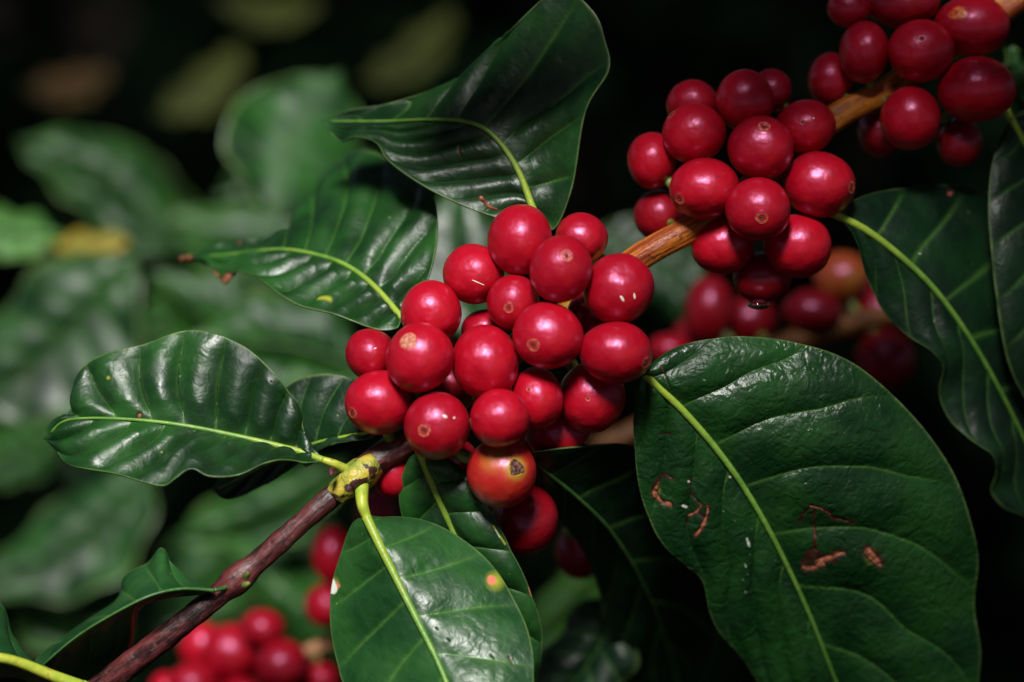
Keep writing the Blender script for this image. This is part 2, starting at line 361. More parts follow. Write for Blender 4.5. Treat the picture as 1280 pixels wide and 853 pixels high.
leaf('ribbed leaf with a withered brown curled tip, behind the upper left of the main cluster',
     [(503, 398, 8), (470, 360, 13), (440, 336, 18), (405, 321, 23), (352, 312, 30), (290, 318, 40), (225, 324, 50)],
     [(492, 412, 6), (440, 404, 6), (400, 390, 8), (350, 370, 14), (312, 344, 24), (292, 339, 30), (279, 354, 34), (262, 334, 40), (240, 322, 46)],
     [(522, 390, 8), (541, 340, 9), (546, 290, 14), (540, 240, 22), (505, 215, 34), (470, 190, 44), (440, 190, 54), (405, 225, 62), (385, 265, 60), (345, 296, 56), (295, 305, 52), (250, 314, 50)],
     mat='leaf', nv=11, kl=0.2, kr=0.16, amp=2.4, res=(240, 80), rib=(9, 2.5), bulge=(-1, -1), group=G1, wave=0.6,
     marks=[('scar', 3, [(517, 240)]), ('pale', 4, [(400, 376), (412, 378)]), ('scar', 2.5, [(250, 330), (266, 340), (280, 352), (292, 341)]), ('scar', 2, [(226, 322), (240, 322)]), ('scar', 2.5, [(300, 309)]), ('pale', 2, [(280, 346)])])
leaf('large dark leaf rising above the main cluster with a folded right half',
     [(668, 266, 8), (646, 210, 9), (616, 169, 10), (585, 153, 12), (540, 150, 16), (480, 152, 22), (404, 152, 30)],
     [(640, 276, 7), (605, 268, 7), (560, 250, 8), (520, 228, 10), (485, 202, 13), (470, 180, 16), (445, 172, 20), (428, 178, 24), (412, 165, 28)],
     [(692, 288, 9), (716, 235, 6), (733, 140, 4), (762, 88, 4), (757, 50, 5), (742, 14, 6), (700, -14, 10), (645, 30, 14), (610, 72, 18), (560, 104, 22), (490, 128, 26), (435, 138, 28)],
     mat='leaf', nv=9, kl=0.40, kr=0.12, amp=1.5, res=(280, 90), rib=(10, 2.5), bulge=(-2, -3), group=G1, petiole=[(672, 300, 12), (670, 330, 14)],
     marks=[('pale', 2, [(573, 183), (576, 194)]), ('scar', 1.5, [(573, 180), (577, 197)])])
# the broad leaf at lower right
brown = [('burn', 3.5, [(999, 650), (1004, 640), (1013, 630), (1022, 632), (1034, 637), (1040, 647), (1052, 648), (1066, 652)]), ('scar', 2.3, [(1012, 631), (1024, 633), (1036, 641)]), ('scar', 1.8, [(1046, 648), (1060, 651)]),
         ('burn', 3.2, [(1018, 632), (1016, 650), (1019, 668), (1017, 688)]), ('scar', 1.4, [(1017, 655), (1018, 672)]),
         ('burn', 7.4, [(1007, 702), (1012, 692), (1020, 688)]), ('scar', 5.2, [(1004, 708), (1016, 709), (1030, 704)]), ('scar', 7.5, [(1022, 702), (1034, 696), (1046, 691)]), ('scar', 4.6, [(1038, 693), (1054, 689)]), ('pink', 1.6, [(1026, 699), (1040, 693)]),
         ('scar', 8.0, [(1082, 686), (1088, 694)]), ('scar', 5.8, [(1088, 694), (1098, 703)]), ('burn', 4.1, [(1096, 690), (1100, 700)]), ('scar', 5, [(1086, 688), (1094, 699)]), ('pale', 12, [(1088, 694)]),
         ('burn', 4.3, [(841, 597), (833, 593), (824, 597), (818, 606), (817, 616)]), ('scar', 5.2, [(818, 616), (826, 626), (838, 629)]), ('scar', 3.4, [(822, 603), (818, 612)]), ('pink', 1.3, [(826, 624)]), ('pale', 9, [(820, 614)]),
         ('burn', 3.0, [(862, 600), (866, 618), (874, 628)]), ('scar', 2.8, [(876, 632), (870, 640), (860, 647), (858, 656)]), ('scar', 3.2, [(884, 632), (883, 646), (876, 660), (869, 669)]), ('burn', 3.5, [(872, 640), (880, 646)]),
         ('white', 1.6, [(860, 602)]), ('white', 1.8, [(853, 632), (857, 634)]), ('white', 1.8, [(932, 672), (935, 681)]), ('white', 0.9, [(936, 692)]), ('white', 1.1, [(930, 703), (931, 706)]), ('white', 0.9, [(938, 660)]), ('white', 0.8, [(928, 722)]), ('white', 0.8, [(933, 716)]), ('white', 0.9, [(931, 738)]), ('white', 1.2, [(912, 596)]), ('white', 1.2, [(879, 474)]), ('white', 0.7, [(918, 650)]), ('white', 0.7, [(906, 640)]), ('white', 0.7, [(968, 700)]), ('white', 0.7, [(1000, 590)]),
         ('scar', 1.4, [(826, 458), (840, 486)]), ('burn', 2.7, [(824, 542), (838, 543)])]
leaf('broad glossy leaf with brown scars and white flecks beside the main cluster',
     [(806, 468, 2.0), (850, 510, 4.2), (890, 555, 7.0), (930, 610, 11.4), (970, 680, 17.1), (1010, 765, 25.0), (1045, 853, 33.7), (1090, 962, 45.2)],
     [(798, 478, 2.7), (793, 530, 7.0), (797, 590, 9.9), (808, 640, 12.1), (828, 680, 14.2), (855, 704, 17.1), (878, 725, 20.0), (888, 765, 24.3), (903, 795, 27.2), (930, 825, 30.8), (948, 853, 33.7), (1000, 920, 40.9)],
     [(815, 457, 2.0), (840, 439, 2.7), (880, 426, 3.4), (930, 421, 4.9), (990, 428, 6.3), (1050, 447, 7.8), (1100, 480, 9.2), (1150, 530, 12.8), (1190, 590, 17.8), (1212, 650, 22.2), (1223, 700, 26.5), (1218, 760, 30.8), (1224, 830, 35.1), (1200, 910, 40.9)],
     mat='leaf_crinkle', nv=8, kl=0.34, kr=0.22, amp=1.7, res=(420, 150), rib=(11, 4), bulge=(1.5, 4.5), wave=0.3, vein_w=0.028, group=G1, petiole=[(790, 450, 8), (770, 430, 16)], marks=brown)
leaf('wavy edged dark leaf hanging at the right beyond the scarred broad leaf',
     [(1043, 268, 14), (1085, 290, 16), (1130, 325, 18), (1170, 365, 21), (1210, 420, 25), (1245, 480, 30), (1280, 550, 36), (1310, 620, 42), (1330, 700, 50)],
     [(1052, 276, 14), (1070, 300, 16), (1085, 350, 19), (1105, 390, 21), (1135, 420, 21), (1165, 440, 20), (1178, 460, 22), (1173, 492, 26), (1187, 525, 27), (1215, 552, 26), (1240, 570, 27), (1244, 592, 31), (1238, 615, 34), (1255, 635, 36), (1280, 646, 38), (1310, 672, 44)],
     [(1055, 258, 16), (1085, 245, 22), (1130, 236, 28), (1190, 232, 34), (1240, 245, 38), (1280, 290, 42), (1320, 380, 46), (1345, 500, 48), (1350, 600, 50)],
     mat='leaf_shade', nv=8, kl=0.25, kr=0.1, amp=0.9, res=(260, 70), rib=(11, 4), ribmat='midrib', bulge=(1, 2), group=G1, petiole=[(1020, 255, 20)],
     marks=[('scar', 6, [(1187, 242)]), ('pink', 3, [(1187, 242)]), ('white', 1.2, [(1150, 318)])])
leaf('dark leaf cut by the right border, under the topmost cherry bunch',
     [(1264, 150, 26), (1300, 220, 28), (1330, 330, 28), (1345, 440, 30), (1330, 565, 34)],
     [(1254, 165, 26), (1240, 205, 24), (1235, 260, 22), (1240, 330, 21), (1250, 410, 22), (1262, 460, 25), (1285, 505, 29)],
     [(1300, 150, 30), (1370, 250, 34), (1400, 380, 36), (1380, 500, 36)],
     mat='leaf_shade', nv=8, amp=0.8, res=(160, 50), rib=(9, 4), bulge=(2, 2), group=G1, petiole=[(1250, 120, 30)])
leaf('bright satin leaf hanging from the yellow node, two pinkish spots on its margins',
     [(458, 646, -1), (475, 682, -3), (495, 722, -5), (520, 772, -8), (545, 822, -11), (562, 862, -14), (592, 932, -18)],
     [(442, 655, 2), (427, 690, 6), (416, 735, 9), (415, 790, 9), (422, 830, 7), (434, 862, 3), (480, 920, -4)],
     [(475, 647, 1), (500, 648, 4), (545, 657, 5), (585, 680, 4), (620, 715, 1), (648, 760, -3), (662, 800, -7), (667, 840, -11), (658, 892, -15)],
     mat='leaf_smooth', nv=6, kl=0.14, kr=0.10, amp=0.75, res=(300, 100), rib=(13, 5), bulge=(0.5, 1.5), wave=0.2, group=G1, petiole=[(453, 630, -1), (452, 606, 2)],
     marks=[('pale', 11, [(418, 730)]), ('white', 5.5, [(417, 728), (418, 736)]), ('pink', 7, [(420, 731)]), ('pale', 15, [(618, 728)]), ('pink', 6.5, [(614, 727)]), ('scar', 1.3, [(516, 712), (518, 716)]), ('scar', 1.0, [(536, 768)]), ('scar', 1.2, [(545, 785), (548, 789)]), ('scar', 1.1, [(560, 800), (563, 803)]), ('scar', 1.0, [(528, 748)]), ('scar', 1.4, [(612, 818), (618, 824)]), ('scar', 1.4, [(636, 822), (640, 830)])])
leaf('dark leaf with a nibbled pale margin, tucked behind the satin leaf',
     [(525, 566, 4), (541, 606, 5), (560, 650, 7), (580, 692, 9), (605, 742, 12), (630, 802, 15), (656, 882, 20)],
     [(514, 572, 5), (502, 600, 7), (500, 625, 9), (508, 660, 10), (530, 720, 12), (570, 800, 15)],
     [(545, 569, 4), (575, 586, 4), (605, 626, 4), (640, 690, 5), (665, 745, 8), (677, 792, 12), (674, 832, 15), (666, 862, 18)],
     mat='leaf', nv=7, kl=0.16, kr=0.12, amp=1.4, res=(280, 80), rib=(11, 4), bulge=(0.5, 2.0), group=G1, vein_w=0.04, petiole=[(520, 545, 10)],
     marks=[('scar', 5, [(673, 752), (673, 760)]), ('pink', 2.5, [(605, 615)]), ('pale', 1.6, [(616, 658), (622, 668), (631, 680)]), ('white', 1, [(618, 662), (624, 672)]), ('pink', 0.8, [(648, 702), (652, 712)]), ('pink', 0.8, [(660, 734), (664, 744)]), ('scar', 1.5, [(606, 640)])])
leaf('almost black leaf in deep shade between the half ripe cherry and the scarred leaf',
     [(656, 566, 8), (686, 592, 12), (722, 622, 19), (762, 662, 29), (800, 722, 44), (830, 792, 62), (852, 872, 82)],
     [(660, 585, 12), (669, 615, 19), (690, 640, 26), (716, 668, 33), (736, 700, 42), (749, 740, 52), (757, 780, 61), (776, 830, 73)],
     [(668, 564, 4), (720, 558, 6), (790, 556, 18), (850, 590, 34), (890, 660, 48), (900, 740, 62), (890, 820, 74)],
     mat='leaf_shade', nv=7, amp=0.8, res=(200, 60), rib=(6, 2), ribmat='midrib_dark', bulge=(0, 0), group=G1)
leaf('folded leaf twisting down left from the dark knot of the branch',
     [(268, 738, -2), (228, 736, -4), (190, 744, -6), (150, 763, -6), (100, 793, -4), (60, 826, 0), (34, 852, 4)],
     [(240, 743, 2), (205, 748, 8), (172, 760, 14), (167, 785, 20), (158, 815, 24), (120, 845, 22), (70, 866, 14)],
     [(250, 733, 2), (226, 716, 6), (212, 702, 8), (202, 686, 10), (186, 704, 14), (156, 722, 20), (148, 750, 24), (112, 775, 22), (76, 800, 18), (46, 826, 12)],
     mat='leaf_smooth', nv=7, amp=1.0, res=(180, 60), rib=(5, 2), ribmat='midrib_dark', bulge=(0, -2), group=G1, petiole=[(281, 735, 0), (293, 729, 4)])
leaf('corner leaf with a thick yellow green stalk at the lower left border',
     [(102, 858, -6), (62, 843, -8), (30, 830, -10), (0, 822, -12), (-70, 812, -14), (-150, 815, -14)],
     [(70, 856, -4), (30, 848, -2), (0, 846, 2), (-60, 862, 6), (-110, 850, 0)],
     [(60, 838, -4), (32, 824, 0), (14, 795, 6), (1, 757, 12), (-40, 730, 16), (-110, 765, 6)],
     mat='leaf_smooth', nv=6, amp=1.0, res=(150, 50), rib=(17, 9), ribmat='petiole', group=G1, petiole=[(120, 868, 0)])

# ------------------------------------------------------------------ blurred leaves further back
GB = 'blurred leaves of the plant behind'
def far_leaf(label, b, t, w, dz, tilt=(0, 0), mat='leaf_far', bow=0.1, tipdz=0, amp=1.9, nv=8, group=GB, droop=0):
    """b, t base and tip pixels; w half width in pixels; tilt = mm beyond the midrib of the left and right margins"""
    dz = dz * 1.15 if 100 < dz < 280 else dz; b = np.array(b, float); t = np.array(t, float); ax = t - b; nv = int(rng.integers(6, 10)); amp = rng.uniform(0.15, 0.7); L = np.linalg.norm(ax); ax /= L; nr = np.array([ax[1], -ax[0]])
    prof = [(0.06, .28), (0.18, .70), (0.34, .97), (0.5, 1.0), (0.66, .88), (0.8, .62), (0.91, .28)]
    md = lambda u: tuple(b + ax * L * u + nr * bow * L * math.sin(PI * u)) + (dz + tipdz * u + droop * u * u,)
    mid = [md(u) for u in np.linspace(0, 1, 7)]; ed = {}
    for sd, tl in ((-1, tilt[0]), (1, tilt[1])):
        q = []
        for u, p in prof:
            c = md(u); wob = 1 + rng.uniform(-0.06, 0.06); q.append((c[0] + sd * nr[0] * w * p * wob, c[1] + sd * nr[1] * w * p * wob, c[2] + 0.3 * tl * p))
        ed[sd] = q
    return leaf(label, mid, ed[-1], ed[1], mat=mat, nv=nv, amp=amp, res=(70, 20), rib=(w * 0.08, w * 0.02), group=group, wave=1.2, bulge=(rng.uniform(2, 6), rng.uniform(-6, 3)), kl=0.15, kr=0.15, ribmat='midrib_dark')
far_leaf('blurred upright dark leaf with a grey sheen left of the large dark top leaf', (345, 275), (425, 88), 88, 150, (25, -10), 'leaf', tipdz=30)
far_leaf('blurred mid green leaf arching over the yellow leaf at the far left', (215, 322), (20, 175), 55, 240, (30, -10), 'leaf_far', bow=-0.12)
far_leaf('blurred soft green leaf with its tip under the dark gap, upper left', (175, 285), (130, 170), 42, 262, (20, 10), 'leaf_far')
far_leaf('large blurred leaf with pale ribs at the left border, beside the dark gap', (168, 322), (-50, 520), 88, 170, (18, -20), 'leaf', bow=0.06, amp=2.2)
far_leaf('blurred yellow orange leaf at the far left', (160, 300), (30, 312), 24, 200, (14, -8), 'leaf_yellow')
far_leaf('pale shining blurred leaf touching the left border above the yellow leaf', (78, 296), (-60, 262), 30, 190, (30, -14), 'leaf_lime')
far_leaf('blurred green leaf below the withered tip of the ribbed leaf', (410, 440), (190, 345), 66, 190, (12, 20), 'leaf_far')
far_leaf('blurred green leaf between the ribbed left leaf and the main cluster', (470, 470), (225, 440), 66, 150, (14, -10), 'leaf_far', bow=-0.1)
far_leaf('blurred dull green leaf behind the withered leaf tip', (420, 290), (205, 275), 50, 235, (16, 0), 'leaf_far')
far_leaf('small blurred grey green leaf just above the ribbed left leaf', (260, 372), (165, 415), 34, 215, (34, -22), 'leaf_far')
far_leaf('blurred leaf with pale bands below the ribbed left leaf, at the border', (195, 575), (-30, 742), 62, 185, (26, -26), 'leaf', amp=2.4)
far_leaf('blurred green leaf behind the folded leaf of the dark knot', (325, 610), (150, 800), 62, 210, (30, -16), 'leaf_far', amp=2)
far_leaf('blurred bright green leaf under the yellow node, above the branch', (435, 575), (215, 672), 42, 170, (12, -8), 'leaf_far')
far_leaf('blurred shining leaf at the left border level with the ribbed left leaf', (75, 520), (-40, 590), 42, 230, (34, -20), 'leaf_far')
far_leaf('blurred grey green upright leaf in the gap left of the upper cherries', (600, 430), (578, 222), 62, 110, (0, 0), 'leaf', tipdz=9)
far_leaf('blurred dark green leaf under the stem between the two clusters', (735, 290), (880, 395), 55, 150, (8, 8), 'leaf_shade')
far_leaf('blurred lime green leaf peeping out beside the nibbled leaf', (775, 668), (650, 815), 46, 110, (16, -10), 'leaf_lime')
far_leaf('dark blurred leaf at the bottom beside the nibbled leaf', (778, 735), (655, 905), 52, 70, (14, -10), 'leaf_shade')
far_leaf('blurred green leaf below the branch, left of the satin leaf', (315, 705), (445, 830), 50, 175, (10, 20), 'leaf_far')
far_leaf('blurred dark leaf low at the left, under the folded leaf', (160, 790), (0, 700), 60, 190, (20, 10), 'leaf_far')
far_leaf('out of focus olive yellow leaf in the dark upper left', (305, 60), (195, 145), 26, 430, (50, -30), 'leaf_olive')
far_leaf('out of focus olive leaf at the top border, upper left', (400, 8), (270, 0), 20, 430, (50, -30), 'leaf_olive')
far_leaf('out of focus dull olive leaf near the top, left of the large dark leaf', (570, 15), (450, 105), 24, 430, (30, -20), 'leaf_olive')
far_leaf('out of focus brown withered leaf at the upper left border', (140, 88), (30, 110), 20, 430, (40, -30), 'leaf_brown')
far_leaf('small blurred green leaf at the right border beside the topmost bunch', (1300, 150), (1262, 62), 32, 60, (8, 8), 'leaf_far')
far_leaf('dark blurred leaf deep under the scarred broad leaf', (760, 560), (880, 820), 70, 130, (10, 10), 'leaf_shade')

far_leaf('dim blurred leaf low in the dark gap left of the ribbed left leaf', (120, 640), (30, 470), 46, 300, (20, -10), 'leaf_shade')
far_leaf('dim blurred leaf behind the yellow orange leaf', (60, 200), (260, 330), 50, 330, (16, -16), 'leaf_far')
far_leaf('narrow blurred leaf between the withered tip and the upright sheen leaf', (270, 250), (470, 200), 40, 280, (10, -14), 'leaf')
far_leaf('blurred leaf low under the branch at the bottom left corner', (250, 880), (90, 720), 50, 260, (16, -10), 'leaf_far')
far_leaf('blurred leaf hanging behind the lower right edge of the ribbed left leaf', (400, 620), (300, 760), 46, 250, (12, -16), 'leaf')
far_leaf('unseen leaf added out of frame to shade the dim cherries', (720, -400), (1220, -470), 130, -60, (10, -10), 'leaf_far')  # this and the next three: unseen leaves added to cast shade
far_leaf('unseen leaf added out of frame to shade the second cluster', (800, -190), (1160, -310), 95, -60, (10, -10), 'leaf_far')
far_leaf('unseen leaf added out of frame to shade the topmost cherry bunch', (1090, -330), (1480, -260), 105, -60, (10, -10), 'leaf_far')
far_leaf('unseen leaf added out of frame to shade the large dark top leaf', (380, -185), (820, -300), 150, -60, (20, -10), 'leaf_far')
# ------------------------------------------------------------------ branches
def px_path(pts, n):
    s = spline(pts, n); return s, P(s[:, 0], s[:, 1], s[:, 2])
def interp_r(s, table):
    L = np.r_[0, np.cumsum(np.hypot(*np.diff(s[:, :2], axis=0).T))]; xs = s[:, 0]
    k = np.array(table, float); return np.interp(xs, k[:, 0], k[:, 1]) * np.array([pxs(z) for z in s[:, 2]])
root = thing('fruiting_branch', 'purple brown coffee branch turning orange, running diagonally behind the sharp red cherries', 'branch', P(440, 598, 4))
o0 = np.array(P(440, 598, 4))
low, lowp = px_path([(-420, 1330, 60), (-100, 1060, 25), (90, 890, 8), (140, 848, 5), (215, 790, 3), (295, 726, 3), (370, 660, 3), (425, 612, 4), (470, 575, 5), (520, 545, 8)], 150)
lr = interp_r(low, [(-420, 30), (90, 17), (295, 14.5), (380, 13.5), (425, 14.5), (520, 20)])
lr *= 1 + 0.32 * np.exp(-((low[:, 0] - 296) / 14) ** 2) + 0.06 * np.array([math.sin(x * 0.31) + math.sin(x * 0.13) for x in low[:, 0]]) * 0.5
tube_obj('woody_stem', lowp - o0, lr, M['bark'], root, seg=28, ridge=0.035)
hi, hip = px_path([(505, 553, 8), (570, 500, 15), (640, 440, 18), (720, 385, 17), (800, 322, 12), (870, 282, 14), (950, 225, 20), (1040, 150, 22), (1110, 112, 26), (1190, 55, 30), (1260, 8, 34), (1340, -60, 38), (1420, -140, 44)], 140)
hr = interp_r(hi, [(505, 19), (600, 18), (800, 17.5), (870, 17.5), (1040, 17), (1110, 17), (1260, 17), (1420, 14)])
tube_obj('young_stem', hip - o0, hr, M['young'], root, seg=28, ridge=0.075)
nd, ndp = px_path([(418, 620, 3), (430, 609, 3), (443, 598, 3), (456, 588, 4), (468, 578, 5)], 26)
nr_ = interp_r(nd, [(418, 14), (428, 17), (441, 21), (455, 20.5), (468, 16.5)])
tube_obj('leaf_node', ndp - o0, nr_, M['node'], root, seg=24, ridge=0.10)
for a, b in (((304, 733, -6), (312, 729, -8)), ((306, 722, -6), (311, 716, -8))):
    q, qp = px_path([a, tuple((np.array(a) + b) / 2), b], 6); tube_obj('bud_scar', qp - o0, np.array([3, 4.5, 4.5, 4, 3, 1]) * pxs(), M['stalk'], root, seg=8)
for a, b in (((416, 586, -2), (413, 596, -4)), ((432, 608, -14), (440, 614, -15))):
    q, qp = px_path([a, tuple((np.array(a) + b) / 2), b], 6); tube_obj('bud', qp - o0, np.array([3, 4.5, 5, 4.5, 3, 1]) * pxs(), M['bark'], root, seg=8)
MAIN = np.vstack([lowp, hip])
def twig(label, pts, table, mat, name='coffee_twig'):
    s, p = px_path(pts, 40); r = thing(name, label, 'twig', p[0]); tube_obj('bark', p - p[0], interp_r(s, table), M[mat], r, seg=14, ridge=0.08); return p
TW_L = twig('tan broken twig stub among the blurred cherries at the bottom', [(190, 905, 130), (300, 850, 130), (385, 815, 126), (422, 796, 124)], [(190, 12), (422, 9)], 'twig_tan')
TW_R = twig('blurred orange brown twig carrying the dim cherries behind the scarred leaf', [(740, 560, 105), (800, 535, 105), (900, 470, 108), (1000, 425, 112), (1085, 400, 116), (1200, 380, 122)], [(740, 14), (1085, 16), (1200, 14)], 'twig_orange')

# ------------------------------------------------------------------ cherries
def lathe_unit(nt, na, navel=0.17, seed=0):
    r = np.random.default_rng(seed); th = np.concatenate([np.linspace(0, 0.34, 16), np.linspace(0.34, PI, nt + 1)[1:]])
    k = navel / 0.17; rr = 1.0 - 0.05 * np.exp(-(th / (0.05 * k)) ** 2) + 0.010 * np.exp(-((th - 0.17 * k) / 0.03) ** 2) - 0.012 * np.exp(-((th - 0.11 * k) / 0.035) ** 2)
    rr -= 0.05 * np.exp(-((PI - th) / 0.25) ** 2)
    V = []; ph = r.uniform(0, 6.28, 6)
    for t_, q in zip(th, rr):
        for j in range(na):
            a = 2 * PI * j / na
            d = 0.022 * math.sin(2 * a + ph[0]) * math.sin(t_) + 0.008 * math.sin(3 * a + ph[1]) * math.sin(t_) ** 2 + 0.016 * math.sin(a + 3 * t_ + ph[2]) * math.sin(t_)
            # a faint shoulder along the seam between the two beans
            d -= 0.012 * math.exp(-(math.sin(a - ph[3]) / 0.16) ** 2) * math.sin(t_) ** 2
            V.append(((q + d) * math.sin(t_) * math.cos(a), (q + d) * math.sin(t_) * math.sin(a), (q + d) * math.cos(t_)))
    return np.array(V), grid_faces(len(th), na, True), th
def frame_to(ax):
    ax = np.array(ax, float); ax /= np.linalg.norm(ax); h = np.array([0, 1, 0]) if abs(ax[1]) < 0.9 else np.array([1, 0, 0])
    u = np.cross(h, ax); u /= np.linalg.norm(u); return np.stack([u, np.cross(ax, u), ax], 1)
def solve_depths(rows):
    """rows: x, y, r, layer (0 front .. ); pushes touching berries apart along the view so they rest against each other"""
    z = np.array([q[3] * 6.0 for q in rows]); px = 1000 * pxs()
    for it in range(300):
        for i in range(len(rows)):
            for j in range(i + 1, len(rows)):
                a, b = rows[i], rows[j]; dd = math.hypot(a[0] - b[0], a[1] - b[1]) * px; rs = (a[2] + b[2]) * px * 0.97
                if dd < rs:
                    need = math.sqrt(rs * rs - dd * dd); sg = 1 if z[j] >= z[i] else -1; gap = abs(z[j] - z[i])
                    if gap < need: m = (need - gap) * 0.26 * sg; z[j] += m; z[i] -= m * 0.6
    return z
CHERRY_GROUP = {}
def cherry(label, x, y, rx, ry, dz, nav, path, mat='berry', nav_size=1.2, nav_mat=None, flecks=(), group=None, hi_res=True, seed=0, crease=None):
    sc = pxs(dz); loc = np.array(P(x, y, dz)); root = thing('coffee_cherry', label, 'cherry', loc, group)
    nv_, na = (34, 48) if hi_res else (18, 28)
    if nav is None:
        q = path[np.argmin(np.linalg.norm(path - loc, axis=1))]; o = R3.T @ (loc - q); o[2] = -abs(o[2]) * 0.3 - 0.2 * np.linalg.norm(o); ax = o / np.linalg.norm(o)
    else:
        k = math.hypot(*nav)
        nx, ny = (nav[0], -nav[1]) if k <= 0.97 else (nav[0] / k * 0.97, -nav[1] / k * 0.97)
        ax = np.array([nx, ny, math.sqrt(max(0.02, 1 - nx * nx - ny * ny))])
    B = frame_to(ax); scl = np.array([rx, ry, (rx + ry) / 2]) * sc * 1.025
    W = lambda v: ((v @ B.T) * scl) @ R3.T
    v, f, th = lathe_unit(nv_, na, 0.17 * nav_size, seed)
    att = None
    if mat == 'berry_turn':
        u = np.array([-0.28, 0.42, 0.86]); u /= np.linalg.norm(u); w = (v @ B.T) @ u
        w2 = v[:, 2] / np.linalg.norm(v, axis=1)
        att = dict(ripe=np.clip(np.exp(-((1 - w2) / 0.055) ** 2) * 0.8 + 0.3 * np.exp(-((1 - w) / 0.10) ** 2), 0, 1))
    mesh_obj('skin', W(v), f, M[mat], root, attrs=att)
    if nav is not None or hi_res:
        kk = nav_size
        def disc(rs, lift, n=24, wob=0.0):
            V = []
            for i, (ra, li) in enumerate(zip(rs, lift)):
                for j in range(n):
                    a = 2 * PI * j / n; r = ra * kk * (1 + wob * math.sin(3 * a + seed)); zz = math.sqrt(max(0, 1 - r * r)) + li
                    V.append((r * math.cos(a), r * math.sin(a), zz))
            return np.array(V), grid_faces(len(rs), n, True) + [tuple(range(n))]
        dv, df = disc([0.02, 0.07, 0.10, 0.13, 0.15], [-0.035, -0.022, -0.004, 0.0025, -0.012], wob=0.06)
        nb = mesh_obj('navel', W(dv), df, M[nav_mat or 'navel'], root)
        if nav_mat in ('navel_tan', 'navel_scab', 'navel_orange'): disc_only = True
        else: disc_only = False
        if disc_only:
            bpy.data.objects.remove(nb, do_unlink=True)
            dv, df = disc([0.01, 0.04, 0.07, 0.10, 0.125, 0.145, 0.158], [0.006, 0.012, 0.010, 0.010, 0.010, 0.008, -0.012] if nav_mat == 'navel_tan' else [0.012, 0.012, 0.011, 0.010, 0.008, 0.005, -0.004] if nav_mat == 'navel_orange' else [-0.02, 0.02, 0.03, 0.0, 0.025, 0.03, -0.03], 36, wob=0.05 if nav_mat == 'navel_tan' else 0.16)
            if nav_mat == 'navel_scab': dv += rng.normal(0, 0.010, dv.shape)
            mesh_obj('navel', W(dv), df, M[nav_mat], root)
        if not disc_only: dv, df = disc([0.125, 0.138, 0.15, 0.162, 0.172], [-0.006, 0.007, 0.012, 0.007, -0.010], wob=0.05); df = df[:-1]
        if not disc_only: mesh_obj('navel_ring', W(dv), df, M['navel_ring'] if nav_mat is None else M[nav_mat], nb)
        dv, df = disc([0.012, 0.03, 0.045, 0.055], [-0.028, -0.012, -0.008, -0.026], 14, wob=0.1)
        if not disc_only: mesh_obj('navel_pit', W(dv), df, M['navel_pit'] if nav_mat != 'navel_tan' else M['navel_tan'], nb)
    q = path[np.argmin(np.linalg.norm(path - loc, axis=1))]; L = np.linalg.norm(q - loc); dr = (q - loc) / max(L, 1e-6); Rm = scl.mean()
    s0, s1 = 0.75 * Rm, min(max(L, 1.15 * Rm), 1.5 * Rm)
    pts = np.array([dr * (s0 + (s1 - s0) * u) for u in np.linspace(0, 1, 6)]); tube_obj('stalk', pts, np.linspace(0.16, 0.20, 6) * Rm, M['stalk'], root, seg=10)
    for fx, fy, ln, wd, an in flecks:
        ex, ey = (fx - x) / rx, -(fy - y) / ry; ez = math.sqrt(max(0.05, 1 - ex * ex - ey * ey)); n = np.array([ex, ey, ez])
        FB = frame_to(n); V = []
        ca, sa = math.cos(an), math.sin(an)
        for i in range(5):
            for j in range(10):
                t_ = PI * i / 8; a = 2 * PI * j / 10; lx = math.sin(t_) * math.cos(a) * ln; ly = math.sin(t_) * math.sin(a) * wd
                V.append(n * 1.026 * np.array([rx, ry, (rx + ry) / 2]) + FB @ np.array([lx * ca - ly * sa, lx * sa + ly * ca, math.cos(t_) * 0.8]))
        mesh_obj('fleck', (np.array(V) * sc) @ R3.T, grid_faces(5, 10, True), M['fleck'], root)
    return root
